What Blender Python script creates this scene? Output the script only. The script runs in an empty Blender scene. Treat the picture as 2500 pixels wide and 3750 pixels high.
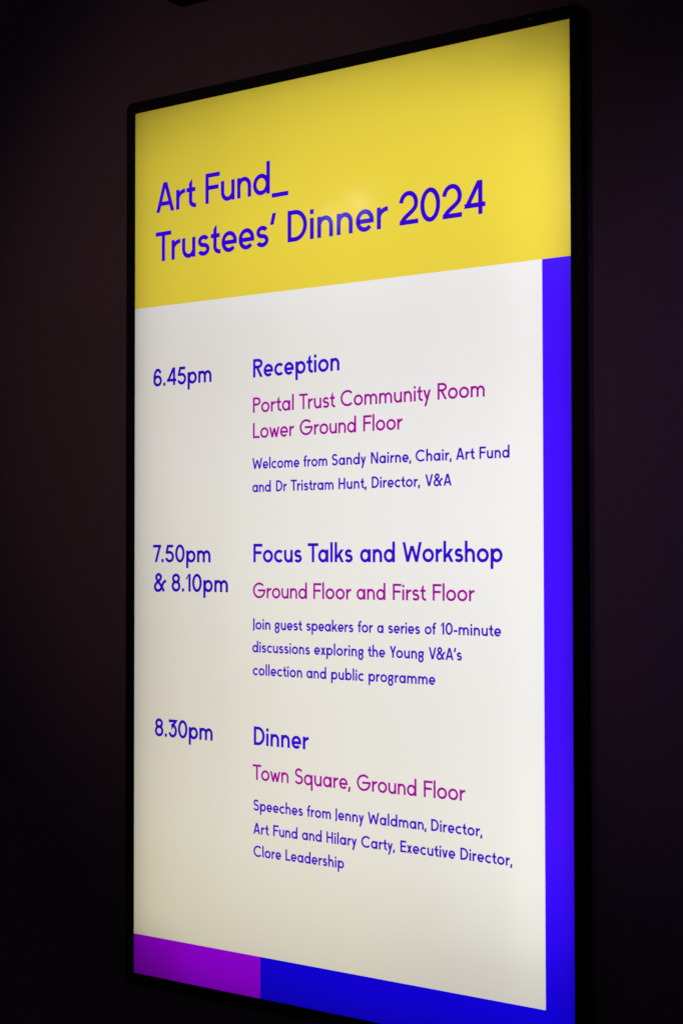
import bpy, bmesh, math
from mathutils import Matrix, Vector

# ------------------------------------------------------------------ scene, camera, light
sc = bpy.context.scene
C = sc.collection
S = 0.69                      # visible screen width in metres (9:16 portrait panel)
H = S * 16 / 9                # visible screen height
ZB = 1.00                     # height of the screen's lower edge above the floor


def P(u, v, y=0.0):
    """screen coordinates (u to the right 0..1, v down 0..16/9) -> metres, relative to the display's base"""
    return Vector(((u - .5) * S, y, (16 / 9 - v) * S))


def W(u, v, y=0.0):
    return P(u, v, y) + Vector((0, 0, ZB))


cam = bpy.data.cameras.new('camera')
cam.sensor_fit = 'HORIZONTAL'
cam.sensor_width = 36.0
cam.lens = 36.0 * 5662.57 / 2500
cam.clip_start = 0.05
cam.clip_end = 100
cam.dof.use_dof = True
cam.dof.aperture_fstop = 12
camo = bpy.data.objects.new('camera', cam)
C.objects.link(camo)
RX = Vector((0.8202721944865622, 0.571971191829967, -0.001575648660189121))     # right
RD = Vector((-0.01653768882792277, 0.02096315268381866, -0.9996434619792126))   # down
RF = Vector((-0.5717342317898448, 0.8200057938490775, 0.026654572844334597))    # forward
M = Matrix((RX, -RD, -RF)).transposed().to_4x4()
M.translation = W(2.18114773, 0.91662437, -2.38018255 * S)
camo.matrix_world = M
sc.camera = camo
CAM = M.translation.copy()
cam.dof.focus_distance = (W(.42, .9) - CAM).dot(RF)

world = bpy.data.worlds.new('World')
sc.world = world
world.use_nodes = True
wb = world.node_tree.nodes['Background']
wb.inputs['Color'].default_value = (0.38, 0.30, 0.50, 1)
wb.inputs['Strength'].default_value = 0.06      # a dark room

sc.view_settings.view_transform = 'Standard'
sc.view_settings.look = 'None'
sc.view_settings.exposure = 0
sc.view_settings.gamma = 1
sc.view_settings.use_curve_mapping = False
sc.cycles.use_denoising = True
sc.cycles.max_bounces = 4
sc.cycles.transparent_max_bounces = 4


def lamp(name, kind, loc, power, color, target=None, size=.1, spot=None, blend=1.0, parent=None):
    l = bpy.data.lights.new(name, kind)
    l.energy = power
    l.color = color
    if kind == 'SPOT':
        l.spot_size = math.radians(spot)
        l.spot_blend = blend
    if kind in ('SPOT', 'POINT'):
        l.shadow_soft_size = size
    o = bpy.data.objects.new(name, l)
    C.objects.link(o)
    o.location = loc
    if target is not None:
        o.rotation_euler = (Vector(target) - Vector(loc)).to_track_quat('-Z', 'Y').to_euler()
    return o


# unseen dim spots added to light the wall: a warm one on the left, a violet one on the right
lamp('wall_wash', 'SPOT', (-.561, -2.169, 2.548), 38.7, (1.0, .57, .594), (-.139, .0134, 1.851), .05, 35.2)
lamp('wall_wash', 'SPOT', (1.78, -2.30, 3.679), 85, (.55, .31, 1.0), (.646, .0134, 1.757), .05, 17.0)
# two small ceiling lamps whose glints show in the screen glass near the word "Dinner"
for px, pw, rad in (((.5625, .262), .16, .02), ((.503, .279), .11, .02)):
    p = W(*px)
    d = (p - CAM).normalized()
    d.y = -d.y
    lamp('ceiling_lamp', 'POINT', p + d * 2.3, pw, (1, .97, .93), None, rad)


# ------------------------------------------------------------------ materials
def mat(name):
    m = bpy.data.materials.new(name)
    m.use_nodes = True
    nt = m.node_tree
    nt.nodes.clear()
    out = nt.nodes.new('ShaderNodeOutputMaterial')
    return m, nt, out


def glass_over(nt, out, shader):
    """the thin anti-glare glass over everything the screen shows"""
    gl = nt.nodes.new('ShaderNodeBsdfGlossy')
    gl.inputs['Roughness'].default_value = .095
    gl.inputs['Color'].default_value = (1, 1, 1, 1)
    mx = nt.nodes.new('ShaderNodeMixShader')
    mx.inputs[0].default_value = .04
    nt.links.new(shader, mx.inputs[1])
    nt.links.new(gl.outputs[0], mx.inputs[2])
    nt.links.new(mx.outputs[0], out.inputs['Surface'])


def pixel_sheet(name, col):
    """a lit area of the picture: a coloured sheet that lets the LEDs behind it through"""
    m, nt, out = mat(name)
    tr = nt.nodes.new('ShaderNodeBsdfTranslucent')
    tc = nt.nodes.new('ShaderNodeTexCoord')
    nz = nt.nodes.new('ShaderNodeTexNoise')
    nz.inputs['Scale'].default_value = 1500
    nz.inputs['Detail'].default_value = 1
    mx = nt.nodes.new('ShaderNodeMix')
    mx.data_type = 'RGBA'
    nt.links.new(tc.outputs['Object'], nz.inputs['Vector'])
    nt.links.new(nz.outputs['Fac'], mx.inputs['Factor'])
    mx.inputs[6].default_value = (*[c * .97 for c in col], 1)
    mx.inputs[7].default_value = (*[min(1, c * 1.03) for c in col], 1)
    nt.links.new(mx.outputs[2], tr.inputs['Color'])
    glass_over(nt, out, tr.outputs[0])
    return m


def lit_text(name, col):
    m, nt, out = mat(name)
    em = nt.nodes.new('ShaderNodeEmission')
    em.inputs['Color'].default_value = (*col, 1)
    em.inputs['Strength'].default_value = 1
    glass_over(nt, out, em.outputs[0])
    return m


def srgb(r, g, b):
    f = lambda c: c / 255 / 12.92 if c <= 10 else ((c / 255 + .055) / 1.055) ** 2.4
    return (f(r), f(g), f(b))


M_yellow = pixel_sheet('yellow pixels', (.768, .607, .052))
M_white = pixel_sheet('white pixels', (.786, .777, .768))
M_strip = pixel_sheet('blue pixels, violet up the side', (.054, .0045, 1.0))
nt = M_strip.node_tree                        # one blue band: LCD and camera falloff of red painted in towards the bottom
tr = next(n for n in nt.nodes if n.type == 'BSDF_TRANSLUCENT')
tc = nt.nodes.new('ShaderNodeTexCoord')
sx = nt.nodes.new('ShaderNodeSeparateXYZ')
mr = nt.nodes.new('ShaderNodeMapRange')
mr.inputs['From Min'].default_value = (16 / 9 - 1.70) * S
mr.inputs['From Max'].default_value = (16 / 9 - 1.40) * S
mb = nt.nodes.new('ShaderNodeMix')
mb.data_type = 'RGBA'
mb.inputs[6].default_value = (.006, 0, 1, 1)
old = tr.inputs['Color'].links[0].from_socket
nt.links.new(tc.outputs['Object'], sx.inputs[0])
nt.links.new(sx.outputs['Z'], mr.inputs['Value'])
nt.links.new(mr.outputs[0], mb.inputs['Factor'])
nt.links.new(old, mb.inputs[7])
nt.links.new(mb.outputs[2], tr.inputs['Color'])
M_purple = pixel_sheet('purple pixels', (.325, 0, .99))
T_title = lit_text('title text pixels', srgb(54, 0, 208))
T_time = lit_text('time text pixels', srgb(42, 4, 178))
T_head = lit_text('heading text pixels', srgb(56, 8, 205))
T_place = lit_text('place text pixels', srgb(164, 0, 160))
T_body = lit_text('detail text pixels', srgb(74, 8, 198))

M_black, nt, out = mat('black bezel plastic')
b = nt.nodes.new('ShaderNodeBsdfPrincipled')
b.inputs['Base Color'].default_value = (.0022, .0021, .0022, 1)
b.inputs['Roughness'].default_value = .6
b.inputs['Specular IOR Level'].default_value = .08
tc = nt.nodes.new('ShaderNodeTexCoord')
nz = nt.nodes.new('ShaderNodeTexNoise')
nz.inputs['Scale'].default_value = 900
bp = nt.nodes.new('ShaderNodeBump')
bp.inputs['Strength'].default_value = .15
bp.inputs['Distance'].default_value = .0005
nt.links.new(tc.outputs['Object'], nz.inputs['Vector'])
nt.links.new(nz.outputs['Fac'], bp.inputs['Height'])
nt.links.new(bp.outputs[0], b.inputs['Normal'])
nt.links.new(b.outputs[0], out.inputs['Surface'])

M_wall, nt, out = mat('dark plum wall paint')
b = nt.nodes.new('ShaderNodeBsdfPrincipled')
b.inputs['Roughness'].default_value = .85
b.inputs['Specular IOR Level'].default_value = .2
tc = nt.nodes.new('ShaderNodeTexCoord')
n1 = nt.nodes.new('ShaderNodeTexNoise')
n1.inputs['Scale'].default_value = 3.0
n1.inputs['Detail'].default_value = 6
cr = nt.nodes.new('ShaderNodeValToRGB')
cr.color_ramp.elements[0].position = .3
cr.color_ramp.elements[0].color = (.070, .052, .056, 1)
cr.color_ramp.elements[1].position = .7
cr.color_ramp.elements[1].color = (.086, .060, .068, 1)
n2 = nt.nodes.new('ShaderNodeTexNoise')
n2.inputs['Scale'].default_value = 260
n2.inputs['Detail'].default_value = 3
bp = nt.nodes.new('ShaderNodeBump')
bp.inputs['Strength'].default_value = .35
bp.inputs['Distance'].default_value = .0012
for n in (n1, n2):
    nt.links.new(tc.outputs['Object'], n.inputs['Vector'])
nt.links.new(n1.outputs['Fac'], cr.inputs[0])
nt.links.new(cr.outputs[0], b.inputs['Base Color'])
nt.links.new(n2.outputs['Fac'], bp.inputs['Height'])
nt.links.new(bp.outputs[0], b.inputs['Normal'])
nt.links.new(b.outputs[0], out.inputs['Surface'])

M_led, nt, out = mat('green standby light')
em = nt.nodes.new('ShaderNodeEmission')
em.inputs['Color'].default_value = (.25, .5, .2, 1)
em.inputs['Strength'].default_value = .07
nt.links.new(em.outputs[0], out.inputs['Surface'])


# ------------------------------------------------------------------ mesh helpers
def obj(name, bm, m, parent=None, smooth=False):
    me = bpy.data.meshes.new(name)
    bm.normal_update()
    bm.to_mesh(me)
    bm.free()
    me.materials.append(m)
    if smooth:
        for p in me.polygons:
            p.use_smooth = True
    o = bpy.data.objects.new(name, me)
    C.objects.link(o)
    o.parent = parent
    return o


def box(bm, x0, x1, y0, y1, z0, z1):
    v = [bm.verts.new((x, y, z)) for x in (x0, x1) for y in (y0, y1) for z in (z0, z1)]
    for f in ((0, 1, 3, 2), (4, 6, 7, 5), (0, 4, 5, 1), (2, 3, 7, 6), (0, 2, 6, 4), (1, 5, 7, 3)):
        bm.faces.new([v[i] for i in f])


def corner_dirs(n=9, r=.62):
    """directions round the four corners of a rectangle, a rounded square of radius r per unit offset"""
    res = []
    for sx, sz, a0 in ((1, 1, 0), (-1, 1, 90), (-1, -1, 180), (1, -1, 270)):
        for k in range(n):
            a = math.radians(a0 + 90 * k / (n - 1))
            res.append((sx, sz, sx * (1 - r) + r * math.cos(a), sz * (1 - r) + r * math.sin(a)))
    return res


def frame(bm, x0, x1, z0, z1, profile, dirs):
    """sweep a closed profile of (outward offset, depth) round a rectangle"""
    rings = []
    for o, y in profile:
        rings.append([bm.verts.new(((x1 if sx > 0 else x0) + o * dx, y, (z1 if sz > 0 else z0) + o * dz))
                      for sx, sz, dx, dz in dirs])
    n = len(dirs)
    for a in range(len(rings)):
        A, B = rings[a], rings[(a + 1) % len(rings)]
        for i in range(n):
            j = (i + 1) % n
            vs = [A[i], A[j], B[j], B[i]]
            try:
                bm.faces.new(vs)
            except ValueError:
                pass


# ------------------------------------------------------------------ the wall
YW = .0134                                    # wall face; the display sits in a shallow niche
bm = bmesh.new()
nx, nz0, nz1 = S / 2 + .014, ZB - .014, ZB + H + .014
box(bm, -6, -nx, YW, YW + .2, 0, 5)
box(bm, nx, 6, YW, YW + .2, 0, 5)
box(bm, -nx, nx, YW, YW + .2, 0, nz0)
box(bm, -nx, nx, YW, YW + .2, nz1, 5)
box(bm, -nx, nx, YW + .055, YW + .2, nz0, nz1)
wall = obj('wall', bm, M_wall)
wall['kind'] = 'structure'

# ------------------------------------------------------------------ the display
disp = bpy.data.objects.new('wall_display', None)
disp.empty_display_size = .1
C.objects.link(disp)
disp.location = (0, 0, ZB)
disp['label'] = 'tall portrait screen with black bezel on dark wall, showing yellow headed dinner programme'
disp['category'] = 'display screen'

BZ = .0166                                    # bezel width
X0, X1 = -S / 2, S / 2
dirs = corner_dirs()
bm = bmesh.new()
frame(bm, X0, X1, 0, H, [(0, -.0010), (BZ - .0012, -.0010), (BZ - .0004, -.0006), (BZ, .0004), (BZ, .0115),
                         (BZ - .001, .013), (BZ - .003, .013), (BZ - .003, .003), (0, .003)], dirs)
bmesh.ops.remove_doubles(bm, verts=bm.verts, dist=1e-6)
obj('bezel', bm, M_black, disp)

bm = bmesh.new()
e = .0125
box(bm, X0 - e, X1 + e, .050, .060, -e, H + e)             # back plate
for s in (-1, 1):
    a, c = sorted((s * (X1 + e - .002), s * (X1 + e)))
    box(bm, a, c, .0136, .0495, -e, H + e)
box(bm, X0 - e + .0025, X1 + e - .0025, .0136, .0495, -e, -e + .002)
box(bm, X0 - e + .0025, X1 + e - .0025, .0136, .0495, H + e - .002, H + e)
obj('rear_housing', bm, M_black, disp)

# LED array behind the panel, powers and tints fitted to the screen's uneven brightness
LED = [
    [(0.512, 0.512, 0.513), (0.597, 0.597, 0.597), (0.688, 0.688, 0.688), (0.741, 0.741, 0.741), (0.751, 0.751, 0.751), (0.718, 0.718, 0.718), (0.614, 0.614, 0.614), (0.422, 0.422, 0.422)],
    [(0.675, 0.675, 0.674), (0.688, 0.688, 0.688), (0.764, 0.764, 0.763), (0.816, 0.816, 0.816), (0.846, 0.846, 0.846), (0.867, 0.867, 0.867), (0.905, 0.905, 0.905), (0.926, 0.926, 0.926)],
    [(0.700, 0.701, 0.702), (0.740, 0.741, 0.743), (0.814, 0.815, 0.816), (0.865, 0.866, 0.868), (0.891, 0.892, 0.893), (0.904, 0.905, 0.906), (0.936, 0.936, 0.936), (1.046, 1.047, 1.046)],
    [(0.711, 0.718, 0.729), (0.768, 0.771, 0.778), (0.839, 0.843, 0.849), (0.886, 0.888, 0.891), (0.913, 0.915, 0.918), (0.901, 0.902, 0.903), (0.923, 0.924, 0.924), (1.091, 1.093, 1.091)],
    [(0.713, 0.708, 0.698), (0.751, 0.742, 0.731), (0.808, 0.802, 0.795), (0.858, 0.854, 0.847), (0.888, 0.885, 0.878), (0.867, 0.864, 0.861), (0.881, 0.877, 0.879), (1.058, 1.057, 1.060)],
    [(0.710, 0.684, 0.636), (0.721, 0.696, 0.656), (0.757, 0.738, 0.708), (0.812, 0.799, 0.776), (0.840, 0.830, 0.809), (0.835, 0.825, 0.817), (0.854, 0.844, 0.848), (0.989, 0.981, 0.991)],
    [(0.709, 0.679, 0.624), (0.726, 0.699, 0.652), (0.761, 0.740, 0.699), (0.805, 0.790, 0.759), (0.832, 0.821, 0.800), (0.838, 0.827, 0.819), (0.870, 0.859, 0.862), (0.983, 0.972, 0.981)],
    [(0.717, 0.691, 0.641), (0.741, 0.720, 0.675), (0.784, 0.767, 0.724), (0.825, 0.813, 0.780), (0.856, 0.847, 0.829), (0.860, 0.851, 0.844), (0.890, 0.880, 0.880), (1.019, 1.008, 1.012)],
    [(0.719, 0.696, 0.644), (0.753, 0.735, 0.689), (0.800, 0.787, 0.741), (0.841, 0.831, 0.795), (0.871, 0.863, 0.843), (0.880, 0.873, 0.862), (0.916, 0.908, 0.904), (1.038, 1.029, 1.027)],
    [(0.711, 0.685, 0.624), (0.754, 0.734, 0.679), (0.805, 0.792, 0.739), (0.847, 0.836, 0.793), (0.873, 0.863, 0.834), (0.887, 0.879, 0.862), (0.930, 0.924, 0.914), (1.035, 1.031, 1.022)],
    [(0.699, 0.668, 0.593), (0.742, 0.718, 0.653), (0.804, 0.790, 0.724), (0.847, 0.834, 0.780), (0.871, 0.857, 0.820), (0.880, 0.869, 0.845), (0.917, 0.912, 0.895), (1.032, 1.032, 1.017)],
    [(0.688, 0.650, 0.564), (0.728, 0.698, 0.626), (0.797, 0.781, 0.704), (0.840, 0.825, 0.760), (0.863, 0.846, 0.800), (0.864, 0.852, 0.821), (0.895, 0.890, 0.868), (1.025, 1.027, 1.007)],
    [(0.679, 0.638, 0.547), (0.725, 0.690, 0.611), (0.783, 0.759, 0.679), (0.824, 0.805, 0.734), (0.844, 0.827, 0.773), (0.850, 0.837, 0.800), (0.888, 0.882, 0.856), (1.002, 1.003, 0.983)],
    [(0.678, 0.636, 0.539), (0.722, 0.683, 0.601), (0.776, 0.746, 0.662), (0.814, 0.792, 0.716), (0.833, 0.817, 0.755), (0.840, 0.827, 0.782), (0.876, 0.867, 0.837), (1.000, 0.998, 0.975)],
    [(0.688, 0.645, 0.536), (0.728, 0.687, 0.599), (0.777, 0.746, 0.658), (0.813, 0.790, 0.709), (0.832, 0.815, 0.746), (0.841, 0.827, 0.774), (0.884, 0.871, 0.833), (1.016, 1.007, 0.977)],
    [(0.703, 0.657, 0.530), (0.736, 0.697, 0.598), (0.781, 0.751, 0.659), (0.814, 0.790, 0.704), (0.833, 0.813, 0.736), (0.844, 0.827, 0.763), (0.898, 0.882, 0.831), (1.037, 1.021, 0.978)],
    [(0.709, 0.661, 0.511), (0.728, 0.690, 0.580), (0.774, 0.745, 0.643), (0.804, 0.779, 0.680), (0.821, 0.799, 0.709), (0.818, 0.798, 0.722), (0.866, 0.848, 0.785), (1.043, 1.022, 0.963)],
    [(0.692, 0.645, 0.481), (0.702, 0.663, 0.534), (0.740, 0.707, 0.588), (0.764, 0.733, 0.618), (0.769, 0.741, 0.634), (0.749, 0.726, 0.638), (0.780, 0.763, 0.691), (0.966, 0.950, 0.876)],
    [(0.684, 0.633, 0.467), (0.682, 0.641, 0.505), (0.692, 0.655, 0.530), (0.703, 0.667, 0.545), (0.699, 0.663, 0.545), (0.663, 0.635, 0.547), (0.641, 0.623, 0.560), (0.743, 0.726, 0.659)],
    [(0.368, 0.329, 0.250), (0.585, 0.548, 0.453), (0.598, 0.561, 0.459), (0.631, 0.594, 0.488), (0.650, 0.615, 0.521), (0.620, 0.594, 0.527), (0.610, 0.588, 0.545), (0.678, 0.643, 0.577)],
]
ext = .0095
nr, nc = len(LED), len(LED[0])
cw, ch = (S + 2 * ext) / nc, (H + 2 * ext) / nr
for j in range(nr):
    for i in range(nc):
        r, g, bl = LED[j][i]
        top = max(r, g, bl)
        l = bpy.data.lights.new('backlight_led', 'AREA')
        l.shape = 'RECTANGLE'
        l.size, l.size_y = cw, ch
        l.energy = 1.12 * top * cw * ch * math.pi / .88
        l.color = (r / top, g / top, bl / top)
        o = bpy.data.objects.new('backlight_led', l)
        C.objects.link(o)
        o.parent = disp
        o.location = (X0 - ext + (i + .5) * cw, .035, H + ext - (j + .5) * ch)
        o.rotation_euler = (-math.pi / 2, 0, 0)


def panel(name, u0, u1, v0, v1, m, corner=None):
    """one coloured field of the picture"""
    bm = bmesh.new()
    q = .0008                                 # tucked into the bezel where a field ends at it
    a = P(u0, v1)
    c = P(u1, v0)
    xa = a.x - (q if u0 == 0 else 0)
    xc = c.x + (q if u1 == 1 else 0)
    za = a.z - (q if abs(v1 - 16 / 9) < 1e-6 else 0)
    zc = c.z + (q if v0 == 0 else 0)
    ring = [(xa, 0, za), (xc, 0, za), (xc, 0, zc), (xa, 0, zc)]
    if corner:                                # an L-shaped field: cut away the upper left
        n = P(*corner)
        ring = [(xa, 0, za), (xc, 0, za), (xc, 0, zc), (n.x, 0, zc), (n.x, 0, n.z), (xa, 0, n.z)]
    v = [bm.verts.new(p) for p in ring]
    bm.faces.new(v)
    return obj(name, bm, m, disp)


VY, US, VB, UP = .4087, .9447, 1.6975, .3286
header = panel('header_panel', 0, 1, 0, VY, M_yellow)
page = panel('page_panel', 0, US, VY, VB, M_white)
panel('colour_block', 0, UP, VB, 16 / 9, M_purple)
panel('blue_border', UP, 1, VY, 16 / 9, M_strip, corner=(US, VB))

bm = bmesh.new()
p = P(.924, -.0135, -.0013)
bmesh.ops.create_circle(bm, cap_ends=True, radius=.0009, segments=12,
                        matrix=Matrix.Translation(p) @ Matrix.Rotation(math.pi / 2, 4, 'X'))
obj('indicator_light', bm, M_led, disp)


# ------------------------------------------------------------------ lettering: a monoline geometric sans, cap height 1
def arc(cx, cy, rx, ry, a0, a1, n=22):
    return [(cx + rx * math.cos(math.radians(a0 + (a1 - a0) * k / n)),
             cy + ry * math.sin(math.radians(a0 + (a1 - a0) * k / n))) for k in range(n + 1)]


def smooth(pts, n=6):
    """Catmull-Rom through the points"""
    q = [pts[0]] + pts + [pts[-1]]
    res = []
    for i in range(1, len(q) - 2):
        for k in range(n):
            t = k / n
            res.append(tuple(.5 * (2 * q[i][d] + (q[i + 1][d] - q[i - 1][d]) * t
                       + (2 * q[i - 1][d] - 5 * q[i][d] + 4 * q[i + 1][d] - q[i + 2][d]) * t * t
                       + (3 * q[i][d] - q[i - 1][d] - 3 * q[i + 1][d] + q[i + 2][d]) * t ** 3) for d in (0, 1)))
    res.append(pts[-1])
    return res


XH, AS, DS, OV = .665, 1.05, -.33, .015


class Pen:
    def __init__(s, w):
        s.w, s.h = w, w / 2
        s.items = []

    def line(s, *pts):
        s.items.append(('s', list(pts), False))

    def ring(s, cx, cy, rx, ry):
        s.items.append(('s', arc(cx, cy, rx, ry, 0, 360, 40)[:-1], True))

    def loop(s, pts):
        s.items.append(('s', pts, True))

    def poly(s, *pts):
        s.items.append(('p', list(pts), True))

    def hw(s, dx, dy):
        return s.h * math.hypot(dx, dy) / abs(dy)

    def diag(s, x0, y0, x1, y1):
        """a straight stroke with horizontal ends, given the centre of each end"""
        k = s.hw(x1 - x0, y1 - y0)
        s.poly((x0 - k, y0), (x0 + k, y0), (x1 + k, y1), (x1 - k, y1))


def glyph(ch, w):
    p = Pen(w)
    h = w / 2
    cy, ry = XH / 2, XH / 2 + OV - h
    Lb = Rb = .058                            # side bearings
    rd, dg = .034, .004
    if ch == 'o':
        Wd = .685; p.ring(Wd / 2, cy, Wd / 2 - h, ry); Lb = Rb = rd
    elif ch in 'nhm':
        Wd = .95 if ch == 'm' else .58
        p.line((h, 0), (h, AS if ch == 'h' else XH))
        ends = [h, Wd - h] if ch != 'm' else [h, Wd / 2, Wd - h]
        for a, b in zip(ends, ends[1:]):
            r = (b - a) / 2
            r2 = min(.24, r * 1.15)
            yc = XH + OV - h - r2
            p.line(*(arc(a + r, yc, r, r2, 180, 0, 18) + [(b, 0)]))
        Rb = .06
    elif ch == 'u':
        Wd = .58
        r = Wd / 2 - h; r2 = r * 1.1
        p.line((Wd - h, XH), (Wd - h, 0))
        p.line(*([(h, XH)] + arc(h + r, -OV + h + r2, r, r2, 180, 360, 18)))
    elif ch in 'adq':
        Wd = .665 if ch == 'a' else .685
        c0 = Wd - .03
        p.ring(c0 / 2, cy, c0 / 2 - h, ry)
        p.line((Wd - h, DS if ch == 'q' else 0), (Wd - h, AS if ch == 'd' else XH))
        Lb = rd
    elif ch in 'bp':
        Wd = .67
        c0 = Wd - .03
        p.ring(Wd - c0 / 2, cy, c0 / 2 - h, ry)
        p.line((h, DS if ch == 'p' else 0), (h, AS if ch == 'b' else XH))
        Rb = rd
    elif ch == 'e':
        Wd = .64
        yb = cy - .02
        a = arc(Wd / 2, cy, Wd / 2 - h, ry, 0, 318, 34)
        p.line((h, yb), (Wd - h, yb), *a)
        Lb = Rb = rd
    elif ch == 'c':
        R = .685 / 2
        p.line(*arc(R, cy, R - h, ry, 44, 316, 30)); Wd = R + R * math.cos(math.radians(44)); Lb = rd; Rb = .03
    elif ch in 'sS':
        Wd, T = (.515, XH) if ch == 's' else (.66, 1.0)
        mid = T * .515
        u1 = (T + OV - h - mid) / 2
        l1 = (mid + OV - h) / 2
        k = .02 if ch == 's' else .035
        up = arc(Wd / 2, mid + u1, Wd / 2 - h - k, u1, 22, 262, 22)
        lo = arc(Wd / 2, mid - l1, Wd / 2 - h, l1, 82, -158, 22)
        p.line(*(up + lo)); Lb = Rb = .028
    elif ch == 'r':
        Wd = .39
        p.line((h, 0), (h, XH))
        r2 = .26
        p.line(*arc(Wd + .01, XH + OV * .6 - h - r2, Wd + .01 - h, r2, 180, 92, 12)); Rb = .01
    elif ch == 't':
        Wd = .385
        xs = .105 + h
        r = Wd - xs - .0
        p.line(*([(xs, .74)] + arc(xs + r, -OV + h + r * .8, r, r * .8, 180, 278, 12)))
        p.poly((xs - h, .735), (xs + h, .735), (xs + h, .945), (xs + h * .8, .945), (xs - h * .1, .885), (xs - h, .80))
        p.line((0, XH - h), (Wd - .005, XH - h)); Lb = .02; Rb = .03
    elif ch == 'f':
        Wd = .39
        xs = .09 + h
        r = Wd - xs
        p.line(*([(xs, 0)] + arc(xs + r, 1.03 - h - r * .8, r, r * .8, 180, 88, 12)))
        p.line((0, XH - h), (.35, XH - h)); Lb = .02; Rb = -.01
    elif ch == 'i':
        Wd = w
        p.line((h, 0), (h, XH)); d = w * .53
        p.line((h, .86 - d), (h, .86 + d))
    elif ch == 'l':
        Wd = w; p.line((h, 0), (h, AS))
    elif ch == 'k':
        Wd = .60
        p.line((h, 0), (h, AS))
        k = p.hw(.3, .4)
        p.diag(h + .02, .20, Wd - k - .015, XH)
        p.diag(w + .12, .40, Wd - k, 0); Rb = dg
    elif ch == 'g':
        Wd = .56
        c0 = Wd - .015
        t = XH + OV
        p.ring(c0 / 2, (t + .14) / 2, c0 / 2 - h, (t - .14) / 2 - h)
        p.ring(c0 / 2, (.14 + w - .30) / 2, c0 / 2 - h, (.14 + w + .30) / 2 - h)
        p.line((Wd - h, .38), (Wd - h, XH)); Lb = rd
    elif ch == 'v':
        Wd = .56
        k = p.hw(.2, .66)
        p.diag(k, XH, Wd / 2 - .005, 0); p.diag(Wd - k, XH, Wd / 2 + .005, 0); Lb = Rb = dg
    elif ch == 'y':
        Wd = .54
        k = p.hw(.26, 1)
        xb = .15
        p.diag(Wd - k, XH, xb, DS)
        t = (XH - .09) / (XH - DS)
        p.diag(k, XH, Wd - k + (xb - Wd + k) * t - .01, .09); Lb = Rb = dg
    elif ch == 'w':
        Wd = .83
        k = p.hw(.16, .66)
        q = .255
        p.diag(k, XH, q, 0); p.diag(Wd - k, XH, Wd - q, 0)
        p.diag(q, 0, Wd / 2, .60); p.diag(Wd - q, 0, Wd / 2, .60); Lb = Rb = dg
    elif ch == 'x':
        Wd = .53
        k = p.hw(.38, .66)
        p.diag(k + .01, XH, Wd - k, 0); p.diag(Wd - k - .01, XH, k, 0); Lb = Rb = dg
    elif ch == 'A':
        Wd = .775
        k = p.hw(.3, 1)
        p.diag(k, 0, Wd / 2 - .012, 1); p.diag(Wd - k, 0, Wd / 2 + .012, 1)
        yb = .285
        x = k + (Wd / 2 - k) * yb
        p.line((x, yb), (Wd - x, yb)); Lb = Rb = dg
    elif ch == 'V':
        Wd = .74
        k = p.hw(.3, 1)
        p.diag(k, 1, Wd / 2 - .01, 0); p.diag(Wd - k, 1, Wd / 2 + .01, 0); Lb = Rb = dg
    elif ch == 'W':
        Wd = 1.14
        k = p.hw(.2, 1)
        q = .305
        p.diag(k, 1, q, 0); p.diag(Wd - k, 1, Wd - q, 0)
        p.diag(q, 0, Wd / 2 - .012, .81); p.diag(Wd - q, 0, Wd / 2 + .012, .81); Lb = Rb = dg
    elif ch == 'Y':
        Wd = .66
        k = p.hw(.27, .58)
        p.line((Wd / 2, 0), (Wd / 2, .47))
        p.diag(k, 1, Wd / 2, .40); p.diag(Wd - k, 1, Wd / 2, .40); Lb = Rb = dg; Rb = -.06
    elif ch == 'F':
        Wd = .615
        p.line((h, 0), (h, 1 - h), (Wd, 1 - h)); p.line((h, .52), (Wd * .91, .52)); Rb = .0
    elif ch == 'E':
        Wd = .58
        p.line((Wd, h), (h, h), (h, 1 - h), (Wd, 1 - h)); p.line((h, .51), (Wd * .95, .51)); Rb = .03
    elif ch == 'L':
        Wd = .55
        p.line((h, 1), (h, h), (Wd, h)); Rb = .0
    elif ch == 'T':
        Wd = .69
        p.line((0, 1 - h), (Wd, 1 - h)); p.line((Wd / 2, 0), (Wd / 2, 1 - h)); Lb = .02; Rb = -.05
    elif ch == 'H':
        Wd = .69
        p.line((h, 0), (h, 1)); p.line((Wd - h, 0), (Wd - h, 1)); p.line((h, .5), (Wd - h, .5))
    elif ch == 'N':
        Wd = .73
        k = p.hw(.6, 1)
        p.line((h, 0), (h, 1)); p.line((Wd - h, 0), (Wd - h, 1)); p.diag(k, 1, Wd - k, 0)
    elif ch == 'D':
        Wd = .735
        xs = .28
        p.loop([(h, h)] + arc(xs, .5, Wd - h - xs, .5 - h, -90, 90, 26) + [(h, 1 - h)]); Rb = rd
    elif ch in 'PR':
        Wd = .62 if ch == 'P' else .665
        yb = .455 + h if ch == 'P' else .475 + h
        xs = .32
        wb = .62 if ch == 'P' else .65
        r = (1 - h - yb) / 2
        p.line(*([(h, 1 - h), ] + arc(xs, yb + r, wb - h - xs, r, 90, -90, 20) + [(h, yb)]))
        p.line((h, 0), (h, 1)); Rb = .0
        if ch == 'R':
            k = p.hw(.4, .5)
            p.diag(.17 + k, yb, Wd - k, 0)
            Rb = dg
    elif ch == 'C':
        R = .515
        p.line(*arc(R, .5, R - h, R - h, 43, 317, 40)); Wd = R + R * math.cos(math.radians(43)); Lb = rd; Rb = .05
    elif ch == 'G':
        R = .515
        a = arc(R, .5, R - h, R - h, 43, 356, 44)
        p.line(*a, (2 * R - h, .5), (.40, .5)); Wd = 2 * R; Lb = rd; Rb = .05
    elif ch == 'J':
        Wd = .215
        xs = Wd - h
        r = xs - .0
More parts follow.
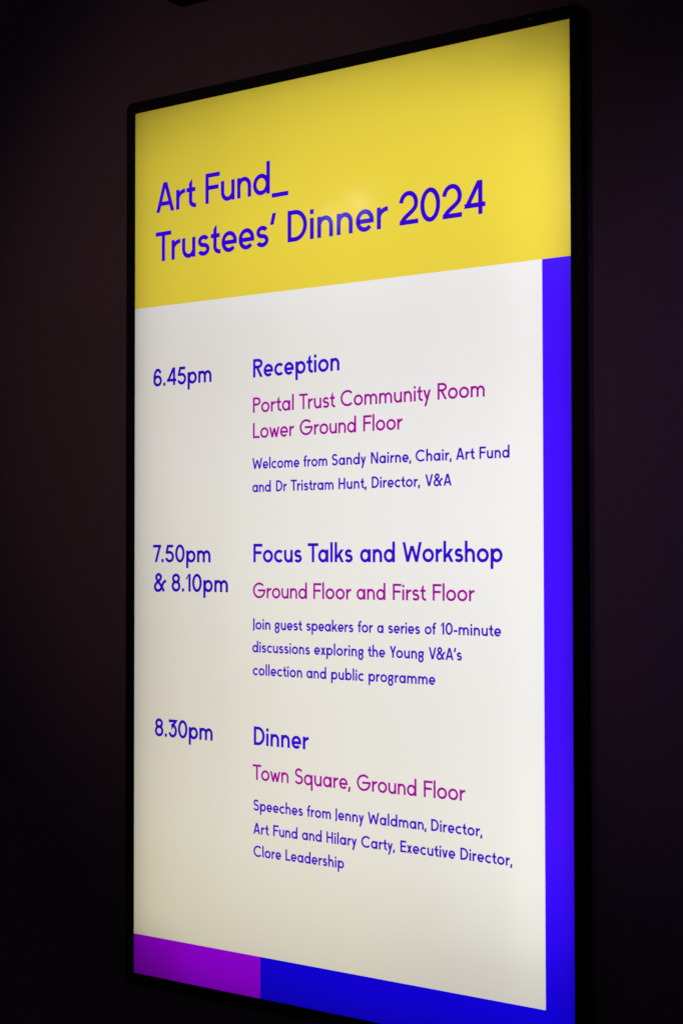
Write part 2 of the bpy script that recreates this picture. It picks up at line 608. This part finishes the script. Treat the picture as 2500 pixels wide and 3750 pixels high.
        p.line(*([(xs, 1)] + arc(xs - r, .06, r, .12, 0, -85, 10))); Lb = .0; Rb = .055
    elif ch == '0':
        Wd = .685; p.ring(Wd / 2, .5, Wd / 2 - h, .5 + OV - h); Lb = Rb = rd
    elif ch == '1':
        Wd = .37
        p.line((Wd - h, 0), (Wd - h, 1))
        k = w * .95
        p.poly((0, .70), (k * .9, .70), (Wd - w, .90), (Wd - h, 1), (Wd - w * .95, 1)); Lb = .03
    elif ch == '2':
        Wd = .665
        r = Wd / 2 - h
        r2 = .30
        a = arc(Wd / 2 - .005, 1 + OV - h - r2, r, r2, 176, -30, 24)
        e0 = a[-1]
        b0, b1 = (e0[0] - .15, e0[1] - .19), (h + .03, .235)
        cv = []
        for k in range(1, 13):
            t = k / 12
            cv.append(tuple((1 - t) ** 3 * e0[d] + 3 * t * (1 - t) ** 2 * b0[d] + 3 * t * t * (1 - t) * b1[d]
                            + t ** 3 * (h, .01)[d] for d in (0, 1)))
        p.line(*(a + cv))
        p.line((h * .2, h), (Wd, h)); Lb = .03; Rb = .03
    elif ch == '3':
        Wd = .645
        r = Wd / 2 - h
        r2 = .30
        a = arc(Wd / 2, -OV + h + r2, r, r2, 96, -162, 26)
        p.line((.03, 1 - h), (Wd * .84, 1 - h), (.30, .60), *a); Lb = .04; Rb = rd
    elif ch == '4':
        Wd = .72
        xs = Wd * .765
        p.line((xs, 0), (xs, 1))
        p.line((h * .3, .285), (Wd, .285))
        k = p.hw(.5, .7)
        p.diag(k, .235, xs - .02, 1); Lb = .02; Rb = .02
    elif ch == '5':
        Wd = .655
        r = Wd / 2 - h
        r2 = .335 - h
        a = arc(Wd / 2, -OV + h + r2, r, r2, 112, -164, 26)
        p.line((Wd * .9, 1 - h), (.21, 1 - h), (.125, .565), *a); Lb = .03; Rb = rd
    elif ch == '6':
        Wd = .635
        r = Wd / 2 - h
        p.ring(Wd / 2, .31, r, .325 - h)
        p.line(*arc(Wd / 2 + .01, .48, r + .01, .535 - h, 200, 34, 24)); Lb = Rb = rd
    elif ch == '7':
        Wd = .61
        p.line((0, 1 - h), (Wd - .01, 1 - h))
        k = p.hw(.3, 1)
        p.diag(Wd - k, 1, .21, 0); Lb = .02; Rb = -.06
    elif ch == '8':
        Wd = .645
        p.ring(Wd / 2, (1.015 + .46) / 2, .29 - h, (1.015 - .46) / 2 - h)
        t = .46 + w
        p.ring(Wd / 2, (t - .015) / 2, Wd / 2 - h, (t + .015) / 2 - h); Lb = Rb = rd
    elif ch == '&':
        raw = [(265, 455), (225, 372), (185, 308), (150, 256), (122, 205), (121, 155), (160, 118), (199, 150),
               (200, 200), (168, 250), (125, 288), (92, 350), (108, 420), (148, 441), (192, 422), (222, 368),
               (242, 306), (270, 265), (304, 242)]
        Wd = .87
        p.line(*smooth([((x - 72) / 236 * Wd, (455 - y) / 345) for x, y in raw])); Lb = .02; Rb = .02
    elif ch == '.':
        Wd = w * 1.08; p.line((Wd / 2, 0), (Wd / 2, w * 1.15)); Lb = Rb = .05
    elif ch == ',':
        Wd = .22
        k = p.hw(.12, .32)
        p.diag(Wd - k, .17, k, -.15); Lb = -.02
    elif ch == "'":
        Wd = .25
        k = p.hw(.12, .37)
        p.diag(Wd - k, 1.03, k, .66); Lb = .02; Rb = .02
    elif ch == '_':
        Wd = .665; p.line((0, -.085), (Wd, -.085)); Lb = .03
    elif ch == '-':
        Wd = .36; p.line((0, .33), (Wd, .33)); Lb = Rb = .03
    else:
        raise ValueError(ch)
    return p.items, Wd, Lb, Rb


def ribbon(pts, w, closed):
    """left and right edges of a stroke with mitred joins"""
    q = [pts[0]]
    for p in pts[1:]:
        if math.hypot(p[0] - q[-1][0], p[1] - q[-1][1]) > 1e-5:
            q.append(p)
    n = len(q)
    L, R = [], []
    for i in range(n):
        a = q[i - 1] if (i or closed) else None
        b = q[(i + 1) % n] if (i < n - 1 or closed) else None
        ds = []
        if a is not None:
            d = (q[i][0] - a[0], q[i][1] - a[1]); l = math.hypot(*d); ds.append((d[0] / l, d[1] / l))
        if b is not None:
            d = (b[0] - q[i][0], b[1] - q[i][1]); l = math.hypot(*d); ds.append((d[0] / l, d[1] / l))
        if len(ds) == 1:
            nx, ny, k = -ds[0][1], ds[0][0], 1
        else:
            mx, my = -(ds[0][1] + ds[1][1]), ds[0][0] + ds[1][0]
            l = math.hypot(mx, my) or 1e-6
            nx, ny = mx / l, my / l
            k = 1 / max(.38, nx * -ds[1][1] + ny * ds[1][0])
        L.append((q[i][0] + nx * w / 2 * k, q[i][1] + ny * w / 2 * k))
        R.append((q[i][0] - nx * w / 2 * k, q[i][1] - ny * w / 2 * k))
    return L, R


STYLE = {'title': (.0612, .144, T_title, 'title_text'), 'time': (.0359, .163, T_time, 'time_text'),
         'head': (.0363, .163, T_head, 'heading_text'), 'place': (.0301, .145, T_place, 'place_text'),
         'body': (.0216, .170, T_body, 'detail_text')}
TEXT = [
    ('title', [('Art', 0.0586, 0.164, 0.2158), ('Fund_', 0.1899, 0.3981, 0.2142)]),
    ('title', [("Trustees'", 0.0571, 0.3684, 0.3171), ('Dinner', 0.3961, 0.6276, 0.3159), ('2024', 0.6524, 0.8337, 0.3149)]),
    ('time', [('6.45pm', 0.0516, 0.2062, 0.5736)]),
    ('head', [('Reception', 0.3115, 0.518, 0.5722)]),
    ('place', [('Portal', 0.3112, 0.4108, 0.6414), ('Trust', 0.4234, 0.5073, 0.6411), ('Community', 0.5201, 0.7191, 0.6406), ('Room', 0.7332, 0.8307, 0.6402)]),
    ('place', [('Lower', 0.3112, 0.4117, 0.6915), ('Ground', 0.4247, 0.5556, 0.6908), ('Floor', 0.5715, 0.6586, 0.6901)]),
    ('body', [('Welcome', 0.3096, 0.4241, 0.7517), ('from', 0.4334, 0.4896, 0.7514), ('Sandy', 0.4993, 0.5776, 0.7511), ('Nairne,', 0.5885, 0.677, 0.7508), ('Chair,', 0.686, 0.7625, 0.7505), ('Art', 0.7712, 0.8093, 0.7503), ('Fund', 0.8192, 0.8798, 0.7501)]),
    ('body', [('and', 0.3096, 0.3553, 0.7971), ('Dr', 0.3678, 0.3941, 0.7969), ('Tristram', 0.4031, 0.504, 0.7967), ('Hunt,', 0.5152, 0.5793, 0.7964), ('Director,', 0.5902, 0.6957, 0.7961), ('V&A', 0.7066, 0.7623, 0.7958)]),
    ('time', [('7.50pm', 0.0512, 0.204, 0.9346)]),
    ('time', [('&', 0.054, 0.0872, 0.994), ('8.10pm', 0.1015, 0.2486, 0.9937)]),
    ('head', [('Focus', 0.3122, 0.4297, 0.9342), ('Talks', 0.4435, 0.5475, 0.9337), ('and', 0.5638, 0.6412, 0.9334), ('Workshop', 0.6575, 0.8651, 0.9328)]),
    ('place', [('Ground', 0.3111, 0.4418, 1.0038), ('Floor', 0.4565, 0.5442, 1.0033), ('and', 0.5558, 0.6202, 1.003), ('First', 0.6361, 0.7069, 1.0027), ('Floor', 0.7216, 0.8087, 1.0023)]),
    ('body', [('Join', 0.3107, 0.3541, 1.065), ('guest', 0.3643, 0.4298, 1.0647), ('speakers', 0.4396, 0.5486, 1.0643), ('for', 0.5584, 0.5923, 1.0639), ('a', 0.6016, 0.6157, 1.0638), ('series', 0.6255, 0.6947, 1.0636), ('of', 0.7045, 0.7286, 1.0633), ('10-minute', 0.7375, 0.8616, 1.0629)]),
    ('body', [('discussions', 0.3096, 0.4484, 1.1096), ('exploring', 0.4582, 0.5714, 1.109), ('the', 0.5808, 0.6193, 1.1086), ('Young', 0.629, 0.7026, 1.1083), ("V&A's", 0.713, 0.7821, 1.1079)]),
    ('body', [('collection', 0.3106, 0.4303, 1.1542), ('and', 0.4402, 0.4864, 1.1541), ('public', 0.4976, 0.5719, 1.154), ('programme', 0.5822, 0.7268, 1.1538)]),
    ('time', [('8.30pm', 0.0569, 0.2097, 1.2889)]),
    ('head', [('Dinner', 0.3132, 0.4457, 1.2897)]),
    ('place', [('Town', 0.3106, 0.3977, 1.3572), ('Square,', 0.4119, 0.542, 1.3569), ('Ground', 0.5556, 0.6861, 1.3566), ('Floor', 0.7015, 0.7882, 1.3563)]),
    ('body', [('Speeches', 0.3119, 0.4317, 1.4167), ('from', 0.4408, 0.4969, 1.4164), ('Jenny', 0.5064, 0.5714, 1.4162), ('Waldman,', 0.58, 0.7073, 1.4159), ('Director,', 0.7168, 0.8224, 1.4155)]),
    ('body', [('Art', 0.3119, 0.3496, 1.4617), ('Fund', 0.3605, 0.4188, 1.4615), ('and', 0.4292, 0.4756, 1.4613), ('Hilary', 0.4864, 0.5554, 1.4611), ('Carty,', 0.5652, 0.6396, 1.4608), ('Executive', 0.6511, 0.7669, 1.4605), ('Director,', 0.7773, 0.8818, 1.4601)]),
    ('body', [('Clore', 0.3124, 0.3798, 1.5056), ('Leadership', 0.3901, 0.5265, 1.5051)]),
]


def text_line(style, words):
    cap, w, m, name = STYLE[style]
    bm = bmesh.new()
    for word, u0, u1, v in words:
        gl = [glyph(c, w) for c in word.replace('\u2019', "'")]
        nat = sum(g[1] for g in gl) + sum(gl[i][3] + gl[i + 1][2] for i in range(len(gl) - 1))
        want = (u1 - u0) / cap
        n = len(gl)
        slack = want - nat
        track = max(-.05, min(.03, slack / max(1, n - 1) * (.35 if slack > 0 else .85))) if n > 1 else 0
        sx = (want - track * (n - 1)) / nat
        x = 0
        for gi, (items, Wd, Lb, Rb) in enumerate(gl):
            if gi:
                x += (gl[gi - 1][3] + Lb) * sx + track
            for k, (kind, pts, closed) in enumerate(items):
                y = -.0004 - .00002 * k

                def V(pt):
                    return bm.verts.new(P(u0 + (x + pt[0] * sx) * cap, v - pt[1] * cap, y))
                if kind == 'p':
                    bm.faces.new([V(pt) for pt in pts])
                else:
                    Lp, Rp = ribbon(pts, w, closed)
                    a = [V(pt) for pt in Lp]
                    b = [V(pt) for pt in Rp]
                    for i in range(len(a) - (0 if closed else 1)):
                        j = (i + 1) % len(a)
                        bm.faces.new([a[i], a[j], b[j], b[i]])
            x += Wd * sx
    bmesh.ops.recalc_face_normals(bm, faces=bm.faces)
    obj(name, bm, m, header if style == 'title' else page)


for style, words in TEXT:
    text_line(style, words)

# ------------------------------------------------------------------ the black box above, of which only the lower corner shows
bm = bmesh.new()
a = W(.093, -.2105)
x0, z0 = a.x, a.z
frame_v = []
n = 8
r = .012
outline = [(x0 + .42, z0), (x0 + .42, z0 + .16), (x0, z0 + .16)]
outline += [(x0 + r - r * math.cos(t), z0 + r - r * math.sin(t)) for t in [math.pi / 2 * k / n for k in range(n + 1)]]
front = [bm.verts.new((x, -.012, z)) for x, z in outline]
back = [bm.verts.new((x, YW - .0005, z)) for x, z in outline]
bm.faces.new(front)
bm.faces.new(back[::-1])
for i in range(len(outline)):
    j = (i + 1) % len(outline)
    bm.faces.new((front[j], front[i], back[i], back[j]))
bmesh.ops.recalc_face_normals(bm, faces=bm.faces)
sb = obj('wall_box', bm, M_black)
sb['label'] = 'black box high on the dark wall above the screen, only its lower corner in view'
sb['category'] = 'wall box'
